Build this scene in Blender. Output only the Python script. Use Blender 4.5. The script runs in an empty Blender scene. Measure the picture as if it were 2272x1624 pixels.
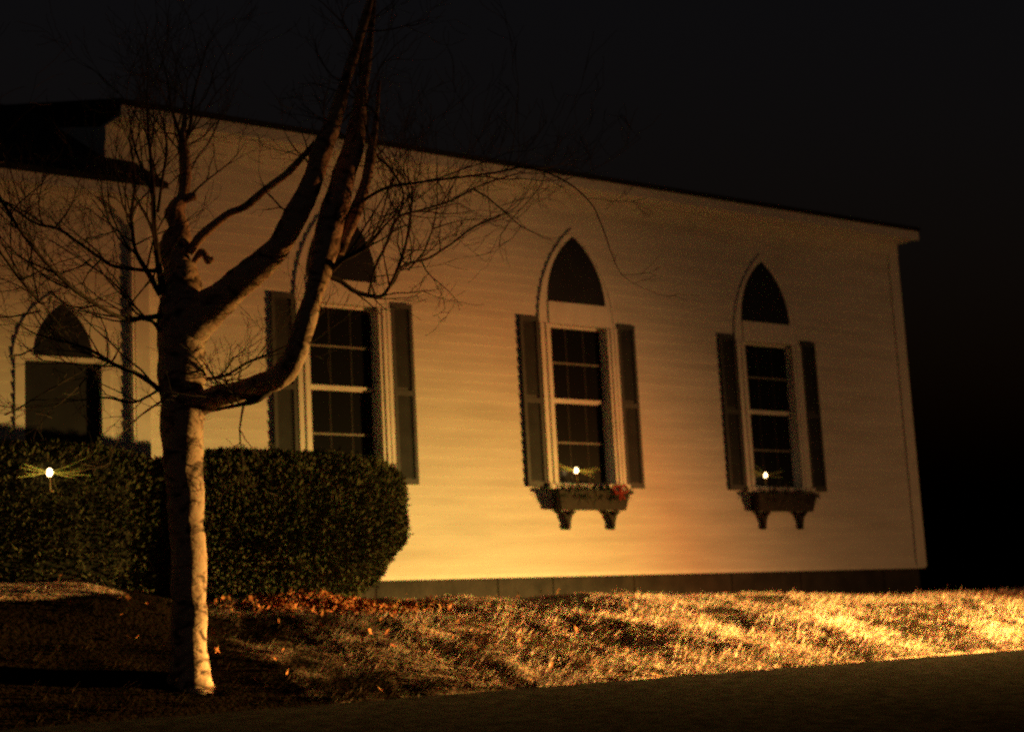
import bpy, math, random
import numpy as np
from mathutils import Matrix, Vector, noise as mnoise
random.seed(7); rng = np.random.default_rng(11)
scene = bpy.context.scene
COL = scene.collection

# ------------------------------------------------------------------ camera geometry
# solved from the vanishing points of the clapboards and the window edges
FPX, CX, CY = 3650.0, 1136.0, 812.0
def unit(v): return v / np.linalg.norm(v)
ax = unit(np.array([4984.0, 353.0, FPX]))
Bv = FPX * FPX / (.053 * 4984 + 353)
au = unit(np.array([-.053 * Bv, -Bv, FPX])); au = unit(au - ax * ax.dot(au))
ay = np.cross(au, ax)
if ay[2] < 0: ay = -ay
RW = np.array([ax, ay, au])
def P(px, py, Y):
    """point of the place at distance Y (towards the church) for a sight line"""
    d = RW @ np.array([px - CX, py - CY, FPX]); return d * (Y / d[1])
def PS(px, py, Y):
    d = RW @ np.array([px - CX, py - CY, FPX]); return Y / d[1]

cam = bpy.data.cameras.new('camera'); cam.lens = 36 * FPX / 2272; cam.sensor_width = 36
cam.clip_start = .05; cam.clip_end = 1000
cam.dof.use_dof = True; cam.dof.focus_distance = 9.3; cam.dof.aperture_fstop = 1.9
co = bpy.data.objects.new('camera', cam); COL.objects.link(co); scene.camera = co
r = RW @ np.array([1, 0, 0]); u = RW @ np.array([0, -1, 0]); b = RW @ np.array([0, 0, -1])
co.matrix_world = Matrix(((r[0], u[0], b[0], 0), (r[1], u[1], b[1], 0), (r[2], u[2], b[2], 0), (0, 0, 0, 1)))

# ------------------------------------------------------------------ materials
def nt(name):
    m = bpy.data.materials.new(name); m.use_nodes = True
    n = m.node_tree; return m, n, n.nodes['Principled BSDF']
def mat(name, c1, c2=None, scale=8, rough=.8, bump=0, bscale=40, spec=.3, stretch=(1, 1, 1), detail=6, lo=.35, hi=.65):
    m, n, p = nt(name)
    p.inputs['Roughness'].default_value = rough
    p.inputs['Specular IOR Level'].default_value = spec
    tc = n.nodes.new('ShaderNodeTexCoord'); mp = n.nodes.new('ShaderNodeMapping')
    mp.inputs['Scale'].default_value = stretch
    n.links.new(tc.outputs['Object'], mp.inputs['Vector'])
    if c2 is None: p.inputs['Base Color'].default_value = (*c1, 1)
    else:
        t = n.nodes.new('ShaderNodeTexNoise'); t.inputs['Scale'].default_value = scale; t.inputs['Detail'].default_value = detail
        n.links.new(mp.outputs[0], t.inputs['Vector'])
        r = n.nodes.new('ShaderNodeValToRGB'); r.color_ramp.elements[0].position = lo; r.color_ramp.elements[1].position = hi
        r.color_ramp.elements[0].color = (*c1, 1); r.color_ramp.elements[1].color = (*c2, 1)
        n.links.new(t.outputs['Fac'], r.inputs[0]); n.links.new(r.outputs[0], p.inputs['Base Color'])
    if bump:
        t2 = n.nodes.new('ShaderNodeTexNoise'); t2.inputs['Scale'].default_value = bscale; t2.inputs['Detail'].default_value = 5
        n.links.new(mp.outputs[0], t2.inputs['Vector'])
        bp = n.nodes.new('ShaderNodeBump'); bp.inputs['Strength'].default_value = bump; bp.inputs['Distance'].default_value = .02
        n.links.new(t2.outputs['Fac'], bp.inputs['Height']); n.links.new(bp.outputs[0], p.inputs['Normal'])
    return m
M = {}
M['siding'] = mat('white_clapboard', (.60, .59, .55), (.74, .73, .69), scale=1.6, rough=.55, bump=.15, bscale=9, stretch=(.5, 1, 4), lo=.3, hi=.6)
M['trim'] = mat('white_trim', (.66, .65, .61), (.76, .75, .71), scale=5, rough=.5)
M['shutter'] = mat('shutter_paint', (.040, .044, .046), (.055, .06, .062), scale=6, rough=.6)
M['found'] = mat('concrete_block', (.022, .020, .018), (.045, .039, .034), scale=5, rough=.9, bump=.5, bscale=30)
M['shingle'] = mat('shingle', (.010, .010, .011), (.022, .021, .02), scale=14, rough=.95, bump=.4)
M['road'] = mat('asphalt', (.016, .0145, .014), (.034, .031, .03), scale=9, rough=.95, bump=.8, bscale=120, detail=10, spec=0)
M['glass'] = mat('dark_glass', (.006, .007, .008), rough=.25, spec=.12)
M['archglass'] = mat('painted_arch_panel', (.014, .016, .02), (.02, .022, .026), scale=4, rough=.35)
M['muntin'] = mat('muntin', (.17, .16, .14), (.25, .24, .2), scale=20, rough=.6)
M['muntindark'] = mat('muntin_shaded', (.03, .027, .024), (.045, .04, .035), scale=20, rough=.7)  # light painted in: upright bars darker than the level bars with lit tops
M['boxwood'] = mat('window_box_wood', (.015, .012, .010), (.030, .023, .017), scale=14, rough=.8)
M['needle'] = mat('yew_needles', (.024, .030, .013), (.125, .122, .060), scale=5, rough=.85, lo=.2, hi=.8, spec=.08)
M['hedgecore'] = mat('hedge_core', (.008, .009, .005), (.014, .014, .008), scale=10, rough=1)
M['pine'] = mat('pine_bough', (.015, .022, .009), (.035, .045, .018), scale=30, rough=.6)
M['light_streak'] = mat('pale_light_streak', (.5, .62, .2), (.65, .75, .3), scale=30, rough=.6)  # pale colour for the added streaks of light round the lamps
M['red'] = mat('red_ribbon', (.22, .02, .015), (.30, .03, .02), scale=20, rough=.5)
M['leaf'] = mat('fallen_leaf', (.30, .085, .03), (.42, .17, .06), scale=14, rough=.8)
M['lampbase'] = mat('lamp_base', (.25, .2, .1), rough=.4)

# bark: pale with dark horizontal cracks
m, n, p = nt('pale_bark'); M['bark'] = m
p.inputs['Roughness'].default_value = .85; p.inputs['Specular IOR Level'].default_value = .2
tc = n.nodes.new('ShaderNodeTexCoord'); mp = n.nodes.new('ShaderNodeMapping'); mp.inputs['Scale'].default_value = (1, 1, 1.7)
n.links.new(tc.outputs['Object'], mp.inputs['Vector'])
t = n.nodes.new('ShaderNodeTexNoise'); t.inputs['Scale'].default_value = 6.5; t.inputs['Detail'].default_value = 9; t.inputs['Distortion'].default_value = 1.2
n.links.new(mp.outputs[0], t.inputs['Vector'])
rp = n.nodes.new('ShaderNodeValToRGB'); e = rp.color_ramp.elements
e[0].position = .34; e[0].color = (.04, .025, .018, 1); e[1].position = .50; e[1].color = (.42, .28, .20, 1)
e2 = e.new(.39); e2.color = (.14, .09, .065, 1); e3 = e.new(.68); e3.color = (.46, .34, .26, 1)
n.links.new(t.outputs['Fac'], rp.inputs[0]); n.links.new(rp.outputs[0], p.inputs['Base Color'])
bp = n.nodes.new('ShaderNodeBump'); bp.inputs['Strength'].default_value = .8; bp.inputs['Distance'].default_value = .03
n.links.new(t.outputs['Fac'], bp.inputs['Height']); n.links.new(bp.outputs[0], p.inputs['Normal'])
M['twig'] = mat('twig_bark', (.035, .025, .018), (.085, .06, .042), scale=6, rough=.9)

# lawn: tan matted grass on the right, much darker colour under tree and hedge
def ground_mat(name, ca, cb, cd):
    m, n, p = nt(name); p.inputs['Roughness'].default_value = .95; p.inputs['Specular IOR Level'].default_value = 0
    tc = n.nodes.new('ShaderNodeTexCoord'); L = n.links
    t = n.nodes.new('ShaderNodeTexNoise'); t.inputs['Scale'].default_value = 3.2; t.inputs['Detail'].default_value = 8
    mp = n.nodes.new('ShaderNodeMapping'); mp.inputs['Rotation'].default_value = (0, 0, .6); mp.inputs['Scale'].default_value = (1, 2.2, 1)
    L.new(tc.outputs['Object'], mp.inputs['Vector']); L.new(mp.outputs[0], t.inputs['Vector'])
    r = n.nodes.new('ShaderNodeValToRGB'); r.color_ramp.elements[0].position = .36; r.color_ramp.elements[1].position = .6
    r.color_ramp.elements[0].color = (*ca, 1); r.color_ramp.elements[1].color = (*cb, 1); L.new(t.outputs['Fac'], r.inputs[0])
    # dark colour mask: where x is small
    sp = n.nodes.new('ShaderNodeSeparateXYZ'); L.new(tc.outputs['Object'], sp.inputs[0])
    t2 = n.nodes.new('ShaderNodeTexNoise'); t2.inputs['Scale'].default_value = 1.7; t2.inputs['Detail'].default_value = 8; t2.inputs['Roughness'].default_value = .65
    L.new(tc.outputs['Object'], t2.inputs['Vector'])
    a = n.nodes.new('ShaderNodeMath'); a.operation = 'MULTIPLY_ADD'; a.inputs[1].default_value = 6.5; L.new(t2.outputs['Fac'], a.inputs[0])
    # lit patch of ground by the left hedge, painted in as paler colour
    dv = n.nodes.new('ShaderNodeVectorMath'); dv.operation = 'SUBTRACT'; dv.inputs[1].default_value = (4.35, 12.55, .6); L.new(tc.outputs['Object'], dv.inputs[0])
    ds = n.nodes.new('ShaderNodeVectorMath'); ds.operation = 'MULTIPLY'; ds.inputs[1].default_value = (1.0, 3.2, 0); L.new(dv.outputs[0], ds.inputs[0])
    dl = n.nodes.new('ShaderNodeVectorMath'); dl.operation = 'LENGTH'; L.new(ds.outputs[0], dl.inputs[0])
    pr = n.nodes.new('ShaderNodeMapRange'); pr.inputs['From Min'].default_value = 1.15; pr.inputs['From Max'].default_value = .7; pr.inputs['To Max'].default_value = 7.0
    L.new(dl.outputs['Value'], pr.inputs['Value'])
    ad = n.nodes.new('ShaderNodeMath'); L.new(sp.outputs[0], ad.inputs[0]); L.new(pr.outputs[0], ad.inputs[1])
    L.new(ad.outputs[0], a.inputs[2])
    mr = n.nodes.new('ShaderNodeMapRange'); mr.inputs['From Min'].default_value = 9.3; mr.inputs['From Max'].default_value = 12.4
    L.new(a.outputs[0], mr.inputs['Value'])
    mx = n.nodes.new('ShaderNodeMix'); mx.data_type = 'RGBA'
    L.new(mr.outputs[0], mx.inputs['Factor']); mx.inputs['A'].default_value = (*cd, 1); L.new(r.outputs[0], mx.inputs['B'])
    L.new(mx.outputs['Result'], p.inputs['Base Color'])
    bt = n.nodes.new('ShaderNodeTexNoise'); bt.inputs['Scale'].default_value = 26; bt.inputs['Detail'].default_value = 6
    L.new(tc.outputs['Object'], bt.inputs['Vector'])
    bp = n.nodes.new('ShaderNodeBump'); bp.inputs['Strength'].default_value = 1; bp.inputs['Distance'].default_value = .04
    L.new(bt.outputs['Fac'], bp.inputs['Height']); L.new(bp.outputs[0], p.inputs['Normal'])
    return m
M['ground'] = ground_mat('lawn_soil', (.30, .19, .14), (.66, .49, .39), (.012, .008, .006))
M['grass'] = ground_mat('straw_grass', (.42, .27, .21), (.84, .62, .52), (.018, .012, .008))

m, n, p = nt('lit_bulb'); M['bulb'] = m
p.inputs['Emission Color'].default_value = (1, .62, .26, 1); p.inputs['Emission Strength'].default_value = 13
p.inputs['Base Color'].default_value = (.8, .8, .7, 1)

# ------------------------------------------------------------------ helpers
class MB:
    def __init__(s): s.v = []; s.f = []
    def quad(s, a, b, c, d):
        k = len(s.v); s.v += [tuple(a), tuple(b), tuple(c), tuple(d)]; s.f.append((k, k+1, k+2, k+3))
    def poly(s, pts):
        k = len(s.v); s.v += [tuple(q) for q in pts]; s.f.append(tuple(range(k, k+len(pts))))
    def box(s, x0, x1, y0, y1, z0, z1):
        k = len(s.v)
        s.v += [(x0,y0,z0),(x1,y0,z0),(x1,y1,z0),(x0,y1,z0),(x0,y0,z1),(x1,y0,z1),(x1,y1,z1),(x0,y1,z1)]
        s.f += [tuple(k+i for i in q) for q in ((0,3,2,1),(4,5,6,7),(0,1,5,4),(1,2,6,5),(2,3,7,6),(3,0,4,7))]
    def prism(s, pts, y0, y1):
        """pts: (x,z) outline, extruded from y0 to y1"""
        k = len(s.v); m_ = len(pts)
        s.v += [(x, y0, z) for x, z in pts] + [(x, y1, z) for x, z in pts]
        s.f.append(tuple(k+i for i in range(m_))); s.f.append(tuple(k+m_+i for i in reversed(range(m_))))
        for i in range(m_):
            j = (i+1) % m_; s.f.append((k+i, k+m_+i, k+m_+j, k+j))
    def strip(s, outer, inner, y0, y1):
        """band between two open outlines of equal count"""
        for i in range(len(outer)-1):
            s.prism([outer[i], outer[i+1], inner[i+1], inner[i]], y0, y1)
    def tube(s, pts, rad, seg=8, wob=0):
        pts = [Vector(q) for q in pts]; base = len(s.v); nrm = None
        for i, q in enumerate(pts):
            t = (pts[min(i+1, len(pts)-1)] - pts[max(i-1, 0)]).normalized()
            if nrm is None: nrm = t.orthogonal().normalized()
            nrm = (nrm - t * nrm.dot(t)).normalized(); bi = t.cross(nrm)
            for k in range(seg):
                a = 2*math.pi*k/seg; d = nrm*math.cos(a) + bi*math.sin(a)
                rr = rad[i]
                if wob: rr *= 1 + wob * (mnoise.noise((q + d*rad[i]) * 4.5) + .5*mnoise.noise((q + d*rad[i]) * 13))
                s.v.append(tuple(q + d*rr))
        for i in range(len(pts)-1):
            for k in range(seg):
                a = base+i*seg+k; b_ = base+i*seg+(k+1) % seg
                s.f.append((a, b_, b_+seg, a+seg))
        s.f.append(tuple(base+k for k in reversed(range(seg)))); e_ = base+(len(pts)-1)*seg
        s.f.append(tuple(e_+k for k in range(seg)))
    def build(s, name, m, parent=None, smooth=False):
        me = bpy.data.meshes.new(name); me.from_pydata(s.v, [], s.f); me.materials.append(m)
        if smooth: me.polygons.foreach_set('use_smooth', [True]*len(me.polygons))
        me.update()
        o = bpy.data.objects.new(name, me); COL.objects.link(o)
        if parent:
            o.parent = parent
            o.matrix_parent_inverse = PI_.get(parent.name, Matrix()).copy()
        return o
PI_ = {}
def thing(name, loc, label, cat, group=None):
    o = bpy.data.objects.new(name, None); o.location = loc; COL.objects.link(o)
    o['label'] = label; o['category'] = cat
    if group: o['group'] = group
    PI_[o.name] = Matrix.Translation(loc).inverted(); return o
def tag(o, label=None, cat=None, group=None, kind=None):
    for k, v in (('label', label), ('category', cat), ('group', group), ('kind', kind)):
        if v: o[k] = v
    return o
def tri_mesh(name, V, F, m, parent=None):
    """V (n,3) float, F (k,3|4) int, quickly"""
    me = bpy.data.meshes.new(name); k = F.shape[1]
    me.vertices.add(len(V)); me.vertices.foreach_set('co', V.astype(np.float32).ravel())
    me.loops.add(F.size); me.loops.foreach_set('vertex_index', F.astype(np.int32).ravel())
    me.polygons.add(len(F)); me.polygons.foreach_set('loop_start', np.arange(0, F.size, k, dtype=np.int32))
    me.polygons.foreach_set('loop_total', np.full(len(F), k, dtype=np.int32))
    me.materials.append(m); me.update(calc_edges=True); me.validate()
    o = bpy.data.objects.new(name, me); COL.objects.link(o)
    if parent: o.parent = parent; o.matrix_parent_inverse = PI_.get(parent.name, Matrix()).copy()
    return o

# ------------------------------------------------------------------ terrain
EDGE = 10.5
def sm(t): t = np.clip(t, 0, 1); return t*t*(3-2*t)
def vnoise(x, y, s, seed=0):
    x = x/s + seed*17.3; y = y/s + seed*9.1
    xi = np.floor(x).astype(int); yi = np.floor(y).astype(int); fx = sm(x-xi); fy = sm(y-yi)
    def h(a, b):
        q = np.sin(a*127.1 + b*311.7 + seed*74.7) * 43758.5453; return q - np.floor(q)
    return (h(xi, yi)*(1-fx)+h(xi+1, yi)*fx)*(1-fy) + (h(xi, yi+1)*(1-fx)+h(xi+1, yi+1)*fx)*fy - .5
def road_z(x, y):
    ze = -.355 + .0045*np.clip(x-5, -10, 14)
    return ze + (y-EDGE)*.092
def ground_z(x, y):
    x = np.asarray(x, float); y = np.asarray(y, float)
    ze = -.355 + .0045*np.clip(x-5, -10, 14)
    top = .475 + .13*sm((9.5-x)/4) - .11*sm((x-11)/7)
    prof = ze + .002 + (top-ze-.002) * np.interp(y, [EDGE, 11, 12, 12.8, 13.4, 15], [0, .22, .66, .88, .96, 1.0])
    bumps = (.105*vnoise(x+y*.6, y, .55, 1) + .05*vnoise(x, y, .22, 2))*(.28+.72*sm((12.5-x)/4))*(.2+.8*sm((x-5)/2.5)) + .09*vnoise(x, y, 1.3, 3)*(.3+.7*sm((x-5)/2.5))
    bank = prof + bumps * np.clip((y-EDGE+.2)/.5, 0, 1) * np.where(y > 13.6, .45, 1)
    back = top - .05*(y-15)
    bank = bank + .20*sm((6.2-x)/1.2)*sm((y-11.6)/.8)
    z = np.where(y < EDGE, road_z(x, y) + .002 - np.clip((EDGE-y)*.35, 0, .07) + bumps*np.clip((y-EDGE+.2)/.5, 0, 1), np.where(y > 15, back, bank))
    return z
xs = np.concatenate([np.arange(-260, 2, 6.0), np.arange(2, 24, .07), np.arange(24, 330, 6.0)])
ys = np.concatenate([np.arange(-60, 10, 5.0), np.arange(EDGE-.4, 15.3, .05), np.arange(16, 320, 6.0)])
XX, YY = np.meshgrid(xs, ys); ZZ = ground_z(XX, YY)
nx, ny = len(xs), len(ys)
idx = (np.arange(ny-1)[:, None]*nx + np.arange(nx-1)[None, :]).ravel()
F = np.stack([idx, idx+1, idx+nx+1, idx+nx], 1)
V = np.stack([XX.ravel(), YY.ravel(), ZZ.ravel()], 1)
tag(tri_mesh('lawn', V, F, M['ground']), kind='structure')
# road: one sheet sloping down from the lawn edge
xs2 = np.concatenate([np.arange(-260, 0, 20.0), np.arange(0, 24, .25), np.arange(24, 330, 20.0)]); ys2 = np.concatenate([np.arange(-60, 4, 4.0), np.arange(4, EDGE-.2, .25), [EDGE+.15]])
X2, Y2 = np.meshgrid(xs2, ys2)
Y2e = Y2 + np.where(Y2 > EDGE, .05*vnoise(X2, Y2*0, .5, 5)+.05*vnoise(X2, Y2*0, .2, 6)+.03, 0)
Z2 = road_z(X2, Y2e) + .012*vnoise(X2, Y2, .9, 8)*(Y2 < EDGE-.3)
nx2, ny2 = len(xs2), len(ys2)
idx = (np.arange(ny2-1)[:, None]*nx2 + np.arange(nx2-1)[None, :]).ravel()
tag(tri_mesh('road', np.stack([X2.ravel(), Y2e.ravel(), Z2.ravel()], 1), np.stack([idx, idx+1, idx+nx2+1, idx+nx2], 1), M['road']), kind='structure')

# ------------------------------------------------------------------ grass
def blades(N, x0, x1, y0, y1, lmin, lmax, w, dens, seed):
    g = np.random.default_rng(seed)
    x = g.uniform(x0, x1, N); y = g.uniform(y0, y1, N)
    keep = g.random(N) < dens(x, y); x = x[keep]; y = y[keep]; N = len(x)
    per = 9
    cx_ = np.repeat(x, per) + g.normal(0, .028, N*per); cy_ = np.repeat(y, per) + g.normal(0, .028, N*per)
    lean = -.75 + 1.8*vnoise(cx_, cy_, .6, 21) + g.normal(0, .45, N*per)
    L = np.repeat(g.uniform(lmin, lmax, N), per) * g.uniform(.5, 1.1, N*per)
    tilt = np.clip(np.repeat(g.normal(1.3, .2, N), per) + g.normal(0, .25, N*per), .1, 1.5)
    z = ground_z(cx_, cy_) - .008
    dx = np.cos(lean)*np.sin(tilt); dy = np.sin(lean)*np.sin(tilt); dz = np.cos(tilt)
    wx = -np.sin(lean)*w*g.uniform(.6, 1.4, N*per); wy = np.cos(lean)*w
    b0 = np.stack([cx_-wx, cy_-wy, z], 1); b1 = np.stack([cx_+wx, cy_+wy, z], 1)
    tip = np.stack([cx_+dx*L, cy_+dy*L, z+dz*L], 1)
    Vv = np.stack([b0, b1, tip], 1).reshape(-1, 3); return Vv
def dens(x, y):
    d = .35 + 1.3*(vnoise(x, y, .45, 31)+.5) * (vnoise(x, y, 1.4, 32)+.75)
    return np.clip(d, 0, 1) * np.clip((x-5.2)/3.2 + .5*vnoise(x, y, .7, 33), .12, 1)
V1 = blades(36000, 3.6, 21.5, EDGE+.03, 12.9, .06, .14, .0062, dens, 5)
V2 = blades(12000, 7.5, 21.5, 12.8, 14.95, .025, .05, .0045, dens, 6)
V3 = blades(5000, 5, 21.5, EDGE-.03, EDGE+.35, .03, .08, .004, lambda x, y: np.clip((x-5)/5, .15, 1)*np.clip(vnoise(x, y*0, .3, 41)*2+.4, 0, 1), 7)
VV = np.concatenate([V1, V2, V3])
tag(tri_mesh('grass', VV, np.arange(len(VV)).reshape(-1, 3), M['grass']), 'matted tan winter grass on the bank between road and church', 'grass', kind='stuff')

# fallen leaves by the hedge end and scattered on the bank
def leaves(N, cxx, cyy, sx, sy, seed):
    g = np.random.default_rng(seed); x = g.normal(cxx, sx, N); y = np.clip(g.normal(cyy, sy, N), EDGE+.05, 14.8)
    z = ground_z(x, y) + g.uniform(.01, .06, N); out = []
    a = g.uniform(0, 6.28, N); s = g.uniform(.012, .030, N); tx = g.normal(0, .7, N); ty = g.normal(0, .7, N)
    for k, (u_, v_) in enumerate(((-1, 0), (0, -.55), (1, 0), (0, .55))):
        px = (u_*np.cos(a)-v_*np.sin(a))*s; py = (u_*np.sin(a)+v_*np.cos(a))*s
        out.append(np.stack([x+px, y+py, z+px*tx+py*ty], 1))
    return np.stack(out, 1).reshape(-1, 3)
LV = np.concatenate([leaves(4200, 7.45, 12.7, .40, .16, 1), leaves(260, 8.6, 12.2, 1.5, .8, 2), leaves(90, 6.2, 11.6, 1.2, .7, 3)])
tag(tri_mesh('fallen_leaves', LV, np.arange(len(LV)).reshape(-1, 4), M['leaf']), 'rusty fallen leaves on the lawn by the rounded hedge end', 'leaves', kind='stuff')

# ------------------------------------------------------------------ church
WY = 15.0            # plane of the tall wall
church = thing('church_building', (12.2, WY, .55), 'long white clapboard church wall with pointed windows, dark foundation and a lower wing', 'church')
WX0, WX1 = 6.28, 18.08
ZB, ZE = .7875, 5.30
WINS = [8.95, 12.19, 15.36]
HW = .435            # half opening
def siding(name, x0, x1, z0, z1, wy, holes, end_x=None):
    mb = MB(); z = z0; c = .108
    while z < z1 - .001:
        zt = min(z+c, z1); segs = [(x0, x1)]
        for hx0, hx1, hz0, hz1 in holes:
            if zt > hz0 and z < hz1:
                ns = []
                for a, b_ in segs:
                    if hx1 <= a or hx0 >= b_: ns.append((a, b_)); continue
                    if a < hx0: ns.append((a, hx0))
                    if b_ > hx1: ns.append((hx1, b_))
                segs = ns
        for a, b_ in segs:
            mb.quad((a, wy-.0145, z), (b_, wy-.0145, z), (b_, wy-.002, zt), (a, wy-.002, zt))   # face of the board
            mb.quad((a, wy, z), (b_, wy, z), (b_, wy-.0145, z), (a, wy-.0145, z))                 # its butt edge
        z = zt
    return mb
holes = [(c-HW-.08, c+HW+.08, 1.80, 3.83) for c in WINS]
mb = siding('wall', WX0, WX1, ZB, ZE, WY, holes)
DEPTH = 11; RH = 1.55
mb.quad((WX1, WY, ZB), (WX1, WY+DEPTH, ZB), (WX1, WY+DEPTH, ZE), (WX1, WY, ZE))
mb.quad((WX0, WY+DEPTH, ZB), (WX0, WY, ZB), (WX0, WY, ZE), (WX0, WY+DEPTH, ZE))
mb.quad((WX1, WY+DEPTH, ZB), (WX0, WY+DEPTH, ZB), (WX0, WY+DEPTH, ZE), (WX1, WY+DEPTH, ZE))
mb.poly([(WX1, WY, ZE), (WX1, WY+DEPTH, ZE), (WX1, WY+DEPTH/2, ZE+RH)])
mb.poly([(WX0, WY+DEPTH, ZE), (WX0, WY, ZE), (WX0, WY+DEPTH/2, ZE+RH)])
mb.build('wall', M['siding'], church)
# foundation with block joints
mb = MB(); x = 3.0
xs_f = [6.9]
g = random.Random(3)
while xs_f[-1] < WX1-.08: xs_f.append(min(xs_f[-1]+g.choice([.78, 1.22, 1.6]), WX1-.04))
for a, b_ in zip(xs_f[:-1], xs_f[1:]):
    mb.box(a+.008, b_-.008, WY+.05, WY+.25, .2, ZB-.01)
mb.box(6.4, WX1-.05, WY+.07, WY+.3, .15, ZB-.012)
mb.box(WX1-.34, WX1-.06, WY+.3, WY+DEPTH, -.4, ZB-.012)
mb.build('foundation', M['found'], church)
# sill board under clapboards
mb = MB(); mb.box(WX0, WX1+.004, WY-.022, WY+.03, ZB-.05, ZB-.001); mb.build('sill_board', M['trim'], church)
for a in (WX1-.17,):
    mb = MB(); mb.box(a, WX1+.02, WY-.035, WY+.12, ZB-.03, ZE-.02); mb.build('corner_board', M['trim'], church)
# eave: frieze, soffit, fascia
mb = MB()
mb.box(WX0-.003, WX1+.02, WY-.04, WY, ZE-.16, ZE)
mb.box(WX0-.003, WX1+.03, WY-.40, WY+.1, ZE, ZE+.03)
mb.box(WX0-.003, WX1+.03, WY-.43, WY-.40, ZE-.02, ZE+.10)
mb.build('eave', M['trim'], church)
mb = MB(); s = RH/(DEPTH/2)
def roof(mb, x0, x1, y0, z0, yr, zr, t=.06):
    mb.prism([(0, 0)], 0, 0) if False else None
    a = [(x0, y0, z0), (x1, y0, z0), (x1, yr, zr), (x0, yr, zr)]
    k = len(mb.v); mb.v += a + [(p_[0], p_[1], p_[2]+t) for p_ in a]
    mb.f += [tuple(k+i for i in q) for q in ((0,3,2,1),(4,5,6,7),(0,1,5,4),(1,2,6,5),(2,3,7,6),(3,0,4,7))]
roof(mb, WX0-.02, WX1+.05, WY-.45, ZE+.10, WY+DEPTH/2, ZE+.10+s*(DEPTH/2+.45))
roof(mb, WX0-.02, WX1+.05, WY+DEPTH+.45, ZE+.10, WY+DEPTH/2, ZE+.10+s*(DEPTH/2+.45))
mb.build('roof', M['shingle'], church)

# pointed arch outline (x offset, z) from left spring to right spring
def arch(hw, z0, h, n=14):
    R = (h*h + hw*hw)/(2*hw); pts = []
    for i in range(n+1):
        z = h*i/n; x = math.sqrt(max(R*R - z*z, 0)) - (R-hw); pts.append((-x, z0+z))
    return pts + [(-x, z) for x, z in reversed(pts[:-1])]

def window(c, wy, ident):
    w = MB()          # outer casing
    for sgn in (-1, 1):
        a, b_ = sorted((c+sgn*HW, c+sgn*(HW+.15)))
        w.box(a, b_, wy-.045, wy+.10, 1.80, 3.70)
        a, b_ = sorted((c+sgn*(HW+.105), c+sgn*(HW+.15)))
        w.box(a, b_, wy-.052, wy-.0455, 1.80, 3.70)
        a, b_ = sorted((c+sgn*(HW+.045), c+sgn*(HW+.07)))
        w.box(a, b_, wy-.058, wy-.0455, 1.80, 3.70)
    w.box(c-HW-.005, c+HW+.005, wy-.043, wy+.10, 3.702, 3.965)
    w.box(c-HW-.17, c+HW+.17, wy-.10, wy+.10, 1.74, 1.798)
    out = [(c+x, z) for x, z in arch(HW+.15, 3.70, 1.20)]; inn = [(c+x, z) for x, z in arch(HW+.008, 3.966, .83)]; inn[0] = (c-HW-.008, 3.7025); inn[-1] = (c+HW+.008, 3.7025)
    w.strip(out, inn, wy-.028, wy-.004)
    out2 = [(c+x, z) for x, z in arch(HW+.112, 3.75, 1.09)]
    w.strip(out, out2, wy-.034, wy-.0285)
    wo = w.build('window', M['trim'], church)
    PI_[wo.name] = Matrix.Translation(church.location).inverted() if False else Matrix()
    def sub(mb, name, mm):
        o = mb.build(name, mm, None); o.parent = wo
        o.matrix_parent_inverse = Matrix(); return o
    g1 = MB(); g1.prism([(c+x, z) for x, z in arch(HW+.01, 3.963, .835)], wy-.028, wy-.0195); sub(g1, 'arch_panel', M['archglass'])
    s_ = MB()         # sashes, stepping back
    for (z0, z1, yy) in ((2.79, 3.70, wy+.05), (1.80, 2.80, wy+.075)):
        s_.box(c-HW+.001, c-HW+.035, yy, yy+.03, z0, z1); s_.box(c+HW-.035, c+HW-.001, yy, yy+.03, z0, z1)
        s_.box(c-HW+.036, c+HW-.036, yy, yy+.03, z1-.028, z1); s_.box(c-HW+.036, c+HW-.036, yy, yy+.03, z0, z0+.03)
    sub(s_, 'sash', M['trim'])
    gl = MB(); gl.box(c-HW+.036, c+HW-.036, wy+.066, wy+.07, 2.82, 3.672); gl.box(c-HW+.036, c+HW-.036, wy+.092, wy+.096, 1.83, 2.772)
    sub(gl, 'pane', M['glass'])
    for (z0, z1, yy) in ((2.82, 3.672, wy+.05), (1.83, 2.772, wy+.076)):
        mu = MB(); mv = MB()
        zm = (z0+z1)/2
        mu.box(c-HW+.036, c+HW-.036, yy, yy+.01, zm-.009, zm+.009)
        for q in (-1, 1):
            xm = c + q*(HW-.036)/3
            mv.box(xm-.005, xm+.005, yy+.011, yy+.0145, z0, z1)
        sub(mu, 'muntin', M['muntin']); sub(mv, 'muntin', M['muntindark'])
    for sgn in (-1, 1):
        sh = MB(); a, b_ = sorted((c+sgn*.60, c+sgn*.875))
        z0, z1 = 1.765, 3.765; y0 = wy-.046
        sh.box(a, a+.04, y0, wy-.017, z0, z1); sh.box(b_-.04, b_, y0, wy-.017, z0, z1)
        for zz in (z0, (z0+z1)/2-.03, z1-.06): sh.box(a+.041, b_-.041, y0+.001, wy-.017, zz, zz+.06)
        zz = z0+.07
        while zz < z1-.09:
            if abs(zz-((z0+z1)/2)) > .06:
                sh.quad((a+.041, y0+.004, zz), (b_-.041, y0+.004, zz), (b_-.041, y0+.024, zz+.034), (a+.041, y0+.024, zz+.034))
            zz += .032
        sh.box(a+.041, b_-.041, y0+.027, wy-.018, z0+.061, z1-.061)
        sh.build('shutter', M['shutter'], church)
    return wo

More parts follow.
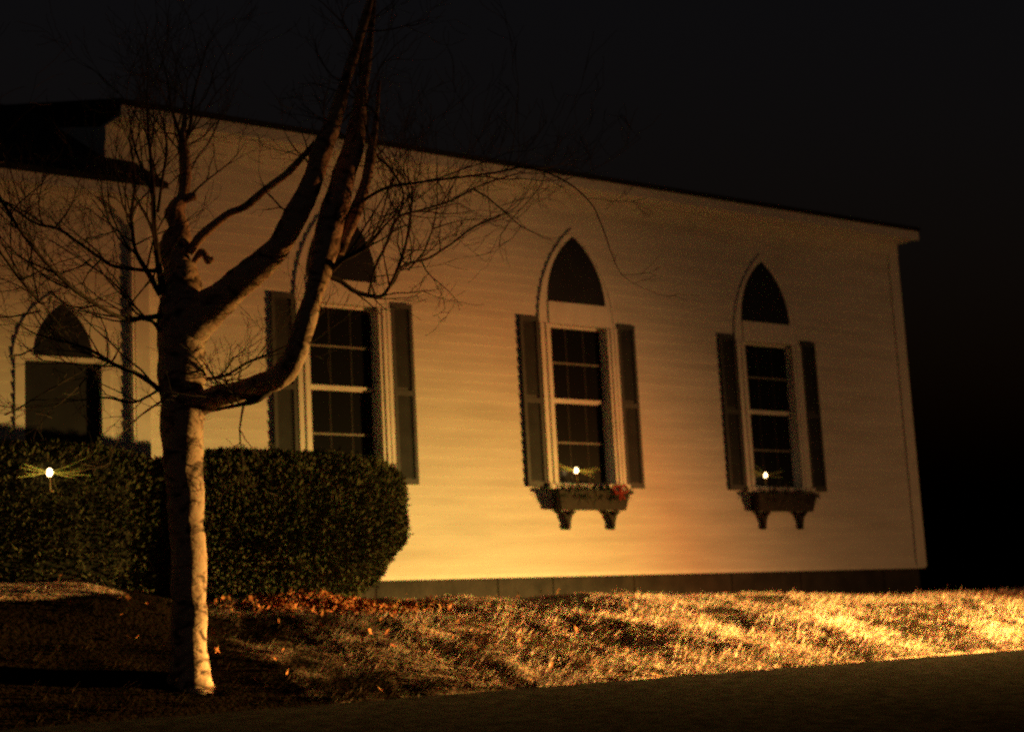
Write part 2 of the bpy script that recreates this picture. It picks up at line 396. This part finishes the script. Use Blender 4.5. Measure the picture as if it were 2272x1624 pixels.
def window_box(c, wy):
    mb = MB()
    x0, x1, yf, yb = c-.56, c+.50, wy-.21, wy-.105
    # tapered trough
    k = len(mb.v)
    mb.v += [(x0+.05, yf+.04, 1.49), (x1-.05, yf+.04, 1.49), (x1-.05, yb, 1.49), (x0+.05, yb, 1.49), (x0, yf, 1.70), (x1, yf, 1.70), (x1, yb, 1.70), (x0, yb, 1.70)]
    mb.f += [tuple(k+i for i in q) for q in ((0,3,2,1),(4,5,6,7),(0,1,5,4),(1,2,6,5),(2,3,7,6),(3,0,4,7))]
    mb.box(x0-.02, x1+.02, yf-.02, yf-.001, 1.67, 1.71)
    mb.box(x0+.05, x1-.05, yb+.001, wy-.017, 1.5, 1.69)
    o = mb.build('window_box', M['boxwood'], church)
    for q in (-.34, .33):
        br = MB()
        # scrolled bracket: broad at top, pointed foot against the wall
        prof = [(wy-.16, 1.488), (wy-.017, 1.488), (wy-.017, 1.27), (wy-.024, 1.28), (wy-.034, 1.35), (wy-.065, 1.42), (wy-.12, 1.455)]
        k = len(br.v); n_ = len(prof)
        for xx, f_ in ((c+q-.016, 0), (c+q+.016, 1)): br.v += [(xx, y_, z_) for y_, z_ in prof]
        br.f.append(tuple(k+i for i in range(n_))); br.f.append(tuple(k+n_+i for i in reversed(range(n_))))
        for i in range(n_): j = (i+1) % n_; br.f.append((k+i, k+n_+i, k+n_+j, k+j))
        # flared cap
        br.prism([(c+q-.12, 1.487), (c+q+.12, 1.487), (c+q+.05, 1.43), (c+q+.028, 1.37), (c+q+.012, 1.27), (c+q-.012, 1.27), (c+q-.028, 1.37), (c+q-.05, 1.43)], wy-.075, wy-.045)
        b_ = br.build('bracket', M['boxwood'], None); b_.parent = o; b_.matrix_parent_inverse = Matrix()
    return o

PLACES = {8.95: 'behind the right end of the hedge', 12.19: 'of the middle pointed window', 15.36: 'of the pointed window nearest the far corner'}
def bough(c, wy, label, bow=False, seed=1, base=1.69, spread=.50, yc=None, n=150, hmax=.15):
    g = random.Random(seed); yc = wy-.16 if yc is None else yc
    t = thing('evergreen_boughs', (c, yc, base), label, 'greenery', 'evergreen boughs around the window lamps')
    mb = MB()
    for i in range(n):
        x = c + g.uniform(-spread, spread); y = yc + g.uniform(-.09, .07)
        a = g.uniform(-1.25, 1.25); L = g.uniform(.08, hmax+.07)*(1-.5*abs((x-c)/spread)**2)
        d = Vector((math.sin(a), g.uniform(-.6, .25), math.cos(a)*g.choice((1, 1, 1, -.7)))).normalized()
        p0 = Vector((x, y, base-.02))
        mb.tube([p0, p0+d*L], [.003, .0015], 4)
        for k in range(16):
            q = p0 + d*L*(k+2)/18; s_ = Vector((g.uniform(-1, 1), g.uniform(-1, 1), g.uniform(-.6, 1))).normalized()
            e_ = q + (s_ + d*.9)*.032; w_ = s_.cross(d).normalized()*.0025
            mb.poly([q-w_, q+w_, e_])
    mb.build('needles', M['pine'], t)
    if bow:
        bw = MB()
        for sx, sz in ((-1, .02), (1, .03)):
            pts = [Vector((c+.30, yc-.10, base+.01))]
            for k in range(1, 9):
                a = k/8*2*math.pi; pts.append(Vector((c+.30+sx*.055*(1-math.cos(a)), yc-.10-.01*math.sin(a*2), base+.01+sz+.045*math.sin(a))))
            bw.tube(pts, [.016]*9, 5)
        bw.tube([(c+.30, yc-.10, base+.01), (c+.27, yc-.12, base-.10)], [.013, .017], 5)
        bw.tube([(c+.30, yc-.10, base+.01), (c+.34, yc-.12, base-.09)], [.013, .017], 5)
        bw.build('bow', M['red'], t)
    return t
def ico(mb, c, rx, rz, n=8):
    base = len(mb.v)
    for i in range(n+1):
        th = math.pi*i/n
        for k in range(10):
            a = 2*math.pi*k/10; mb.v.append((c[0]+rx*math.sin(th)*math.cos(a), c[1]+rx*math.sin(th)*math.sin(a), c[2]+rz*math.cos(th)))
    for i in range(n):
        for k in range(10):
            a = base+i*10+k; b_ = base+i*10+(k+1) % 10; mb.f.append((a, a+10, b_+10, b_))
def lamp(x, y, z, zb, label, R=.024):
    t = thing('candle_lamp', (x, y, zb), label, 'lamp', 'small lit lamps')
    mb = MB(); mb.tube([(x, y, zb), (x, y, zb+.012), (x, y, zb+.016), (x, y, z-R*.9)], [.035, .033, .010, .009], 10); mb.build('candle_stick', M['lampbase'], t)
    mb = MB(); ico(mb, (x, y, z), R, R*1.35); mb.build('bulb', M['bulb'], t, True)
    # streaks of light round the lamp, added as thin pale strands
    g = random.Random(int(x*100)); mb = MB()
    for k in range(11):
        s_ = g.choice((-1, 1)); el = g.gauss(.10, .17)
        d = Vector((s_*math.cos(el), g.uniform(-.35, .1), math.sin(el))).normalized(); L = g.uniform(.14, .34)
        p0 = Vector((x, y, z)) + d*.03 - Vector((0, .012, 0)); mid = p0+d*L*.5+Vector((0, 0, -.008)); mb.tube([p0, mid, p0+d*L], [.0035, .0028, .0014], 4)
        for j in range(10):
            q = p0 + d*L*(j+1)/11; v_ = Vector((g.uniform(-.3, .3), g.uniform(-.4, .4), g.uniform(-.5, .5)))
            w_ = Vector((0, 0, .0016)); mb.poly([q-w_, q+w_, q+(v_+d)*.035])
    mb.build('light_streak', M['light_streak'], t)
    return t
window(WINS[0], WY, 0); window(WINS[1], WY, 1); window(WINS[2], WY, 2)
for c in WINS[1:]: window_box(c, WY)
bough(WINS[1], WY, 'evergreen boughs with a dark red bow filling the window box nearer the hedge', True, 1)
bough(WINS[2], WY, 'plain dark evergreen boughs filling the window box nearest the far corner', False, 2)
lamp(12.04, WY-.02, 1.965, 1.798, 'round white lamp glowing in the middle pointed window above a red bow')
lamp(15.14, WY-.02, 1.965, 1.798, 'white lamp glowing in the pointed window nearest the far corner', .022)

# ---- lower wing, its wall half a metre in front of the tall wall
LY = 14.55; LX1 = 6.49; LZE = 4.42; LX0 = -8.0
wc = 5.66; whw = .37
mb = siding('wall', LX0, LX1, ZB-.03, LZE, LY, [(wc-whw-.06, wc+whw+.06, 1.60, 2.78)])
mb.quad((LX1, LY, ZB-.03), (LX1, WY+4, ZB-.03), (LX1, WY+4, LZE), (LX1, LY, LZE))
mb.quad((LX0, WY+4, ZB-.03), (LX0, LY, ZB-.03), (LX0, LY, LZE), (LX0, WY+4, LZE))
mb.build('wing_wall', M['siding'], church)
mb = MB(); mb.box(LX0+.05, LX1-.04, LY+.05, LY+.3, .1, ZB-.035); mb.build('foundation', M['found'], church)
mb = MB(); mb.box(LX1-.12, LX1+.02, LY-.035, LY+.10, ZB-.06, LZE-.02); mb.build('corner_board', M['trim'], church)
mb = MB(); pz = [(LX1-.16, LY-.038, ZB-.02), (LX1-.16, LY-.038, LZE-.25), (LX1-.16, LY-.22, LZE-.06)]
mb.tube(pz, [.022]*3, 8); mb.build('downspout', M['trim'], church)
mb = MB(); mb.box(LX0, LX1+.03, LY-.30, LY+.05, LZE, LZE+.03); mb.box(LX0, LX1+.03, LY-.33, LY-.30, LZE-.03, LZE+.07); mb.box(LX0, LX1+.02, LY-.03, LY, LZE-.12, LZE)
mb.build('eave', M['trim'], church)
mb = MB(); roof(mb, LX0-.1, LX1+.10, LY-.35, LZE+.07, LY+2.6, LZE+.07+.54*2.95); mb.build('roof', M['shingle'], church)
# wing window
w = MB()
for sgn in (-1, 1):
    a, b_ = sorted((wc+sgn*whw, wc+sgn*(whw+.09))); w.box(a, b_, LY-.022, LY+.08, 1.52, 2.80)
w.box(wc-whw-.09, wc+whw+.09, LY-.03, LY+.08, 2.802, 2.845)
w.box(wc-whw-.11, wc+whw+.11, LY-.09, LY+.08, 1.46, 1.518)
out = [(wc+x, z) for x, z in arch(whw+.085, 2.846, .62)]; inn = [(wc+x, z) for x, z in arch(.275, 2.846, .50)]
w.strip(out, inn, LY-.021, LY-.004)
out2 = [(wc+x, z) for x, z in arch(whw+.11, 2.80, .69)]; w.strip(out2, out, LY-.024, LY-.003)
wo = w.build('window', M['trim'], church)
def subw(mb, name, mm):
    o = mb.build(name, mm, None); o.parent = wo; return o
g1 = MB(); g1.prism([(wc+x, z) for x, z in arch(.28, 2.843, .505)], LY-.028, LY-.0195); subw(g1, 'arch_panel', M['archglass'])
g1 = MB(); g1.box(wc-whw+.001, wc+whw-.001, LY+.045, LY+.05, 1.53, 2.80); subw(g1, 'pane', M['archglass'])

# ------------------------------------------------------------------ hedges
def hedge(name, label, x0, x1, y0, y1, zt, zb, N, seed, left_round=.15, right_round=.9, group='clipped evergreen hedges along the church'):
    t = thing(name, ((x0+x1)/2, (y0+y1)/2, zb), label, 'hedge', group)
    g = np.random.default_rng(seed)
    xc, yc, zc = (x0+x1)/2, (y0+y1)/2, (zt+zb)/2; hx, hy, hz = (x1-x0)/2, (y1-y0)/2, (zt-zb)/2
    # superellipsoid: box like with rounded right end
    D = g.normal(size=(N, 3)) * np.array([hx/hy*.9, 1, hz/hy]); D /= np.linalg.norm(D, axis=1)[:, None]
    def surf(D, k=1.0):
        ex = 5.0
        Dx = D[:, 0]/hx; Dy = D[:, 1]/hy; Dz = D[:, 2]/hz
        rr = (np.abs(Dx)**ex + np.abs(Dy)**ex + np.abs(Dz)**ex)**(-1/ex)
        Q = D*rr[:, None]*k
        # round the ends, pinch the foot
        sx = Q[:, 0]/hx; lim = np.where(sx > 0, right_round, left_round)
        u_ = np.clip((np.abs(Q[:, 0]) - (hx-lim))/lim, 0, 1)
        fz = Q[:, 2]/hz
        sc = np.sqrt(np.clip(1-.85*u_**2.0, 0, 1))
        Q[:, 1] *= sc; Q[:, 2] = np.where(Q[:, 2] > 0, Q[:, 2]*(1-.10*u_**3), Q[:, 2])
        pull = np.where(fz < .15, ((.15-fz)/1.15)**1.8, 0)*.75
        Q[:, 0] -= np.where(sx > 0, pull*u_*lim*.42, 0)
        Q[:, 1] *= 1-.22*np.clip(-fz, 0, 1)**2
        return Q
    Q = surf(D)
    Q *= (1 + .06*vnoise(Q[:, 0]+Q[:, 2], Q[:, 1]-Q[:, 2], .30, seed) + .07*vnoise(Q[:, 0]-Q[:, 1], Q[:, 2]*1.3, .75, seed+7))[:, None]
    Q *= g.uniform(.86, 1.015, N)[:, None]
    Q += np.array([xc, yc, zc])
    # leaf sprays: quads with random orientation biased outward
    nrm = D/np.array([hx, hy, hz])**1; nrm /= np.linalg.norm(nrm, axis=1)[:, None]
    up = nrm + g.normal(0, .55, (N, 3)); up[:, 2] += .35; up /= np.linalg.norm(up, axis=1)[:, None]
    side = np.cross(up, g.normal(size=(N, 3))); side /= np.linalg.norm(side, axis=1)[:, None]
    L = g.uniform(.022, .06, N)[:, None]; W = g.uniform(.005, .012, N)[:, None]
    Vv = np.stack([Q-side*W*.5, Q+side*W, Q+up*L, Q-side*W+up*L*.55], 1).reshape(-1, 3)
    tri_mesh('foliage', Vv, np.arange(len(Vv)).reshape(-1, 4), M['needle'], t)
    # stray shoots standing proud of the clipped faces
    k_ = 420; ii_ = g.integers(0, N, k_*6); ii_ = ii_[(up[ii_, 2] > .25) | (D[ii_, 0] > .5)][:k_]
    for q_, d_ in ((0, 0),):
        B0 = Q[ii_]; dd = up[ii_]*g.uniform(.05, .14, len(ii_))[:, None]
        parts = []
        for a_ in range(5):
            c0 = B0 + dd*(a_/5); sd = np.cross(dd, g.normal(size=dd.shape)); sd /= np.linalg.norm(sd, axis=1)[:, None]
            parts.append(np.stack([c0, c0+sd*.010+dd*.08, c0+sd*.030+dd*.35, c0+sd*.006+dd*.3], 1).reshape(-1, 3))
        SV = np.concatenate(parts); tri_mesh('shoots', SV, np.arange(len(SV)).reshape(-1, 4), M['needle'], t)
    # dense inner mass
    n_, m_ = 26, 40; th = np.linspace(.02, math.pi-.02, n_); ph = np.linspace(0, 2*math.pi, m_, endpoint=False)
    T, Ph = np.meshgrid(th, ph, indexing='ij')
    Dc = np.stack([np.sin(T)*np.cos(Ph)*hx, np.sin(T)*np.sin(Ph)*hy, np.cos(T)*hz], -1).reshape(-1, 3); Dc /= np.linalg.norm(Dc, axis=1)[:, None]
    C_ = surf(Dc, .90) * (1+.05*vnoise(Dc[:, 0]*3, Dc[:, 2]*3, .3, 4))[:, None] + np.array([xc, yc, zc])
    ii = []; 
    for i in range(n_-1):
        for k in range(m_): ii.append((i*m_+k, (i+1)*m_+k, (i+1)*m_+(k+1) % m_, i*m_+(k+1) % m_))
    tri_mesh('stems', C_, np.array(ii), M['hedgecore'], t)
    return t
hedge('hedge', 'long flat topped dark hedge left of the pale tree trunk, under the low wing window', 1.2, 6.12, 12.95, 14.15, 1.87, .5, 110000, 3, .3, .25)
hedge('hedge', 'shorter dark hedge right of the tree trunk with a rounded lit end', 5.9, 8.62, 12.95, 14.25, 1.85, .42, 160000, 4, .25, 2.0)
lamp(*P(110, 1048, 12.86), P(110, 1048, 12.86)[2]-.16, 'round white lamp shining against the dark hedge at far left', .026)

# ------------------------------------------------------------------ tree
tree = thing('bare_tree', tuple(P(420, 1515, 11.0)), 'bare leafless tree with pale mottled bark and forked limbs in front of the hedge', 'tree')
def cr(pts, sub=6):
    """Catmull-Rom through rows (px,py,Y,w)"""
    A = np.array(pts, float); A = np.vstack([2*A[0]-A[1], A, 2*A[-1]-A[-2]]); out = []
    for i in range(1, len(A)-2):
        for k in range(sub):
            t = k/sub; p0, p1, p2, p3 = A[i-1:i+3]
            out.append(.5*((2*p1)+(-p0+p2)*t+(2*p0-5*p1+4*p2-p3)*t*t+(-p0+3*p1-3*p2+p3)*t**3))
    out.append(A[-2]); return out
def limb(pts, mb, seg=8, wob=.12, sub=6):
    rows = cr(pts, sub); c = []; rad = []
    for px, py, Y, w in rows:
        c.append(Vector(P(px, py, Y))); rad.append(max(w, 1.2)*.5*PS(px, py, Y))
    mb.tube(c, rad, seg, wob); return c, rad
T0 = 11.0
mb = MB()
limb([(421,1540,T0,140),(421,1515,T0,104),(420,1460,T0,84),(419,1350,T0,76),(418,1250,T0,76),(414,1150,T0,80),(408,1050,T0,86),(404,950,T0,96),(403,850,T0,102),(403,760,T0,106),(405,690,T0,110),(405,640,T0+.02,92),(400,590,T0+.05,72)], mb, 18, .14, 7)
mb.build('trunk', M['bark'], tree, True)
LIMBS = {
 'A': ([(410,745,T0,96),(450,700,T0-.15,92),(500,655,T0-.35,74),(560,606,T0-.55,66),(615,552,T0-.75,60),(655,480,T0-.9,54),(690,405,T0-1.0,50),(717,330,T0-1.1,46),(745,255,T0-1.2,34),(772,165,T0-1.3,26),(797,85,T0-1.35,20),(822,0,T0-1.4,15),(840,-80,T0-1.4,10)], 14, .2),
 'B': ([(415,905,T0,60),(470,885,T0-.15,56),(540,865,T0-.4,52),(605,842,T0-.65,54),(650,800,T0-.85,56),(672,730,T0-.95,46),(694,660,T0-1.0,46),(712,590,T0-1.0,54),(728,520,T0-1.0,60),(748,450,T0-1.0,54),(766,380,T0-1.0,52),(785,320,T0-1.0,44),(797,240,T0-1.05,30),(812,150,T0-1.1,20),(824,60,T0-1.1,14),(832,-40,T0-1.1,9)], 14, .24),
 'C': ([(402,640,T0,80),(396,590,T0+.05,66),(391,545,T0+.08,72),(396,505,T0+.1,44),(390,470,T0+.11,50),(403,440,T0+.12,34),(409,410,T0+.15,30),(411,360,T0+.18,27),(405,320,T0+.2,24),(408,280,T0+.22,15),(412,235,T0+.25,7)], 12, .4),
 'D': ([(420,560,T0,22),(445,527,T0-.1,24),(475,500,T0-.2,20),(509,474,T0-.3,19),(545,458,T0-.45,17),(590,420,T0-.6,17),(634,388,T0-.75,16),(668,352,T0-.9,14),(700,318,T0-1,12)], 8, .2),
 'E': ([(752,560,T0-1.0,26),(775,505,T0-1.0,30),(795,455,T0-1.02,30),(812,400,T0-1.05,24),(824,340,T0-1.1,22),(834,270,T0-1.15,12),(842,180,T0-1.2,7)], 8, .25),
 'stub': ([(735,600,T0-1.02,14),(758,578,T0-1.15,12),(790,562,T0-1.2,11),(815,543,T0-1.25,12),(836,524,T0-1.28,6)], 7, .3),
 'F': ([(428,585,T0,16),(448,560,T0-.08,24),(462,577,T0-.1,20),(474,574,T0-.12,14)], 7, .5),
 'G': ([(402,450,T0+.1,20),(420,440,T0+.05,22),(436,436,T0+.02,14)], 7, .5),
 'L1': ([(356,700,T0,13),(330,704,T0,12),(274,706,T0-.1,10),(215,677,T0-.2,9),(157,637,T0-.3,8),(98,578,T0-.4,8),(47,515,T0-.5,8),(0,440,T0-.6,8),(-50,370,T0-.7,6)], 7, .1),
 'L2': ([(352,600,T0,12),(325,600,T0,9),(255,591,T0+.1,8),(219,570,T0+.15,8),(168,534,T0+.2,7),(129,508,T0+.25,7),(78,495,T0+.3,6),(20,456,T0+.35,5),(-40,420,T0+.4,4)], 7, .1),
 'L3': ([(356,655,T0,14),(330,608,T0,12),(302,560,T0+.05,10),(294,515,T0+.08,8),(292,470,T0+.1,8),(300,400,T0+.15,6),(290,330,T0+.2,4)], 7, .1),
 'L3b': ([(362,650,T0,18),(350,573,T0-.05,14),(342,495,T0-.08,12),(339,417,T0-.1,11),(334,346,T0-.12,8),(329,290,T0-.15,6),(326,200,T0-.2,4)], 7, .1),
 'L4': ([(356,735,T0,10),(340,715,T0,8),(322,708,T0,6),(298,690,T0+.1,5),(274,652,T0+.15,5),(235,613,T0+.2,4),(190,585,T0+.3,3)], 6, .1),
 'L5': ([(356,866,T0,14),(330,846,T0,11),(298,826,T0-.1,11),(255,809,T0-.2,9),(204,778,T0-.3,7),(150,760,T0-.4,5),(80,742,T0-.5,4)], 7, .1),
 'L6': ([(356,862,T0,7),(325,881,T0,6),(290,893,T0+.1,6),(235,882,T0+.2,5),(180,888,T0+.3,3)], 6, .1),
 'L7': ([(358,890,T0,6),(313,921,T0-.1,5),(274,958,T0-.2,4)], 6, .1),
 'L8': ([(100,672,T0-.3,4),(86,668,T0-.3,7),(39,613,T0-.35,7),(0,560,T0-.4,6),(-60,500,T0-.5,5)], 6, .1),
 'R1': ([(446,842,T0,10),(480,838,T0-.1,7),(509,829,T0-.2,6),(548,805,T0-.3,6),(595,786,T0-.4,5),(650,760,T0-.6,3)], 6, .1),
 'R1b': ([(600,870,T0-.65,10),(560,890,T0-.6,14),(500,905,T0-.3,9),(456,912,T0,10)], 7, .5),
 'R2': ([(725,612,T0-1,12),(755,624,T0-1,11),(787,646,T0-1,10),(826,657,T0-1,9),(853,652,T0-1,8),(884,593,T0-.95,7),(902,534,T0-.9,6),(913,456,T0-.85,6),(912,410,T0-.8,4),(880,360,T0-.8,3)], 7, .1),
 'R3': ([(880,600,T0-.95,5),(905,585,T0-.95,6),(951,573,T0-.9,6),(1000,542,T0-.85,5),(1050,505,T0-.8,5),(1110,480,T0-.75,3)], 6, .1),
 'R4': ([(815,660,T0-1,5),(833,593,T0-1,6),(861,534,T0-1,6),(884,483,T0-1,6),(940,465,T0-1,5),(1000,446,T0-1,5),(1070,410,T0-1,4),(1150,385,T0-1,3)], 6, .1),
 'R5': ([(884,483,T0-1,6),(895,430,T0-1,5),(870,380,T0-1,5),(835,345,T0-1.05,7)], 6, .1),
 'R6': ([(770,470,T0-1,9),(850,420,T0-1.2,7),(930,405,T0-1.4,6),(1010,395,T0-1.5,5),(1100,383,T0-1.6,4),(1170,372,T0-1.7,4),(1250,400,T0-1.8,4),(1310,450,T0-1.9,3),(1335,500,T0-1.9,3)], 6, .1),
 'U1': ([(341,440,T0-.1,8),(318,380,T0-.1,6),(300,330,T0-.1,5),(288,270,T0-.1,3)], 6, .1),
 'U2': ([(350,470,T0-.1,7),(360,400,T0,6),(370,330,T0+.05,6),(362,270,T0+.1,4)], 6, .1),
 'U4': ([(406,330,T0+.2,12),(396,290,T0+.2,9),(380,240,T0+.2,6),(372,180,T0+.2,4)], 6, .1),
 'U5': ([(406,325,T0+.2,12),(422,280,T0+.2,9),(428,220,T0+.25,6),(446,150,T0+.3,4)], 6, .1),
 'U3': ([(790,330,T0-1,12),(812,250,T0-1,8),(800,150,T0-.9,6),(815,40,T0-.8,4)], 6, .1),
}
paths = []
for k, (pts, seg, wob) in LIMBS.items():
    mb = MB(); c, rad = limb(pts, mb, seg, wob, 6)
    big = max(rad) > .035
    mb.build('limb' if big else 'branch', M['bark'] if big else M['twig'], tree, True)
    paths.append((c, rad, big))
# procedural twigs
tw = MB(); tg = random.Random(5)
def twig(p, d, L, r, lvl):
    pts = [p]; rad = [r]; n_ = 6; q = Vector(p); dd = Vector(d)
    for i in range(n_):
        dd = (dd + Vector((tg.gauss(0, .16), tg.gauss(0, .16), tg.gauss(.04, .14)))).normalized()
        q = q + dd*L/n_; pts.append(q.copy()); rad.append(max(r*(1-(i+1)/n_*.75), .0016))
        if lvl > 0 and i > 0 and tg.random() < .75:
            s_ = (dd + Vector((tg.gauss(0, .6), tg.gauss(0, .6), tg.gauss(.1, .6)))).normalized()
            twig(q, s_, L*tg.uniform(.35, .6), rad[-1]*.75, lvl-1)
    tw.tube(pts, rad, 4)
for c, rad, big in paths:
    n_ = len(c)
    for i in range(3 if not big else n_//3, n_):
        if rad[i] > .14: continue
        if tg.random() < (.10 if big else .30):
            t_ = (c[min(i+1, n_-1)]-c[i-1]).normalized()
            d = (t_*.9 + Vector((tg.gauss(0, .6), tg.gauss(0, .5), tg.gauss(.25, .5)))).normalized()
            twig(c[i], d, tg.uniform(.35, .95), min(rad[i]*.55, .009), 2)
    if not big: twig(c[-1], (c[-1]-c[-2]).normalized(), .6, rad[-1]*.9, 2)
for (px, py, dx, dz, L, Yo) in [(905,600,.5,.35,1.1,-.9),(915,470,.9,.2,1.2,-.8),(940,470,.9,.3,1.1,-1),(1050,420,.9,-.1,.9,-1.4),(1000,395,.9,.1,1.1,-1.5),(850,480,.7,.5,1.,-1),(930,405,.8,.3,1.2,-1.4),(1180,375,.8,.15,.8,-1.7),(860,640,.5,.6,.9,-1),(150,640,-.8,.5,.9,-.3),(100,500,-.8,.3,.8,.2),(200,575,-.6,-.3,.8,.2),(60,600,.3,.6,.7,-.3),(250,800,-.7,-.4,.8,-.2),(290,560,-.7,.6,.8,.1),(310,690,-.6,.4,.7,0),(20,790,.8,.1,.6,-.4),(10,920,.8,.35,.6,-.4),(90,690,-.6,-.2,.6,-.4),(350,400,-.2,.9,.8,0),(400,330,-.3,.9,.8,.1),(420,300,.3,.9,.8,.1)]:
    twig(Vector(P(px, py, T0+Yo)), Vector((dx, tg.gauss(0, .2), dz)).normalized(), L, .008, 2)
tag(tw.build('twigs', M['twig'], tree), kind='stuff')

# ------------------------------------------------------------------ light: night sky and the low beams of a vehicle on the road at right
w = bpy.data.worlds.new('World'); scene.world = w; w.use_nodes = True
n = w.node_tree; bg = n.nodes['Background']; sky = n.nodes.new('ShaderNodeTexSky'); sky.sky_type = 'NISHITA'; sky.sun_disc = False
sky.sun_elevation = math.radians(-3.2); sky.sun_rotation = math.radians(200); sky.air_density = 1
n.links.new(sky.outputs[0], bg.inputs[0]); bg.inputs[1].default_value = .08
# One low vehicle lamp just outside the frame at right.  Its beam pattern (how much it throws in each direction) is
# that of a dipped headlamp: a wide bright lobe to the left, a flat cut low lobe ahead, weak spill elsewhere.
TINTS = [(1.8, .4, .4), (.4, 1.85, .5), (.8, .75, 2.1)]     # one lamp split into tinted copies to add colour grain; together neutral
LAMP = (20.0, 7.3, .36)
def headlamp(tint):
    l = bpy.data.lights.new('headlamp', 'POINT'); l.energy = 18; l.shadow_soft_size = .09; l.use_nodes = True
    o = bpy.data.objects.new('headlamp', l); COL.objects.link(o); o.location = LAMP
    n = l.node_tree; K = n.links; em = n.nodes['Emission']
    def mth(op, a, b=None, c=None):
        q = n.nodes.new('ShaderNodeMath'); q.operation = op
        for i_, v in enumerate((a, b, c)):
            if v is None: continue
            if isinstance(v, (int, float)): q.inputs[i_].default_value = v
            else: K.new(v, q.inputs[i_])
        return q.outputs[0]
    gm = n.nodes.new('ShaderNodeNewGeometry'); sx = n.nodes.new('ShaderNodeSeparateXYZ'); K.new(gm.outputs['Incoming'], sx.inputs[0])
    DEG = 57.2958
    az = mth('MULTIPLY', mth('ARCTAN2', mth('MULTIPLY', sx.outputs[0], -1), sx.outputs[1]), DEG)
    el = mth('MULTIPLY', mth('ARCSINE', sx.outputs[2]), DEG)
    def gau(v, c, s_): 
        d = mth('DIVIDE', mth('SUBTRACT', v, c), s_); return mth('EXPONENT', mth('MULTIPLY', mth('MULTIPLY', d, d), -.5))
    def lobe(p_, ca, sa, ce, se): return mth('MULTIPLY', mth('MULTIPLY', gau(az, ca, sa), gau(el, ce, se)), p_)
    I = None
    for L_ in LOBES:
        q = lobe(*L_); I = q if I is None else mth('ADD', I, q)
    # beam colour: amber, redder where the beam is weak
    t = mth('MINIMUM', mth('DIVIDE', I, 230.0), 1.0)
    r_ = n.nodes.new('ShaderNodeValToRGB'); e = r_.color_ramp.elements
    e[0].position = 0; e[0].color = (1, .45, .14, 1); e[1].position = 1; e[1].color = (1, .55, .125, 1)
    a_ = e.new(.3); a_.color = (1, .36, .085, 1); b_ = e.new(.6); b_.color = (1, .47, .10, 1)
    K.new(t, r_.inputs[0])
    mx = n.nodes.new('ShaderNodeMix'); mx.data_type = 'RGBA'; mx.blend_type = 'MULTIPLY'; mx.inputs['Factor'].default_value = 1
    K.new(r_.outputs[0], mx.inputs['A']); mx.inputs['B'].default_value = (*tint, 1)
    K.new(mx.outputs['Result'], em.inputs['Color']); K.new(I, em.inputs['Strength'])
LOBES = [(400, 76, 17, 1.0, 5.5), (112, 51, 7.4, 7, 8.4), (5, 20, 40, 12, 26), (1500, 63, 12.5, -2.8, 1.9)]
for tint in TINTS: headlamp(tint)

scene.view_settings.view_transform = 'Standard'; scene.view_settings.look = 'None'
scene.view_settings.exposure = 0; scene.view_settings.gamma = 1
scene.cycles.max_bounces = 6; scene.cycles.diffuse_bounces = 3
scene.cycles.use_denoising = False
scene.cycles.sample_clamp_indirect = .6
scene.cycles.use_adaptive_sampling = False
scene.cycles.filter_width = 2.2
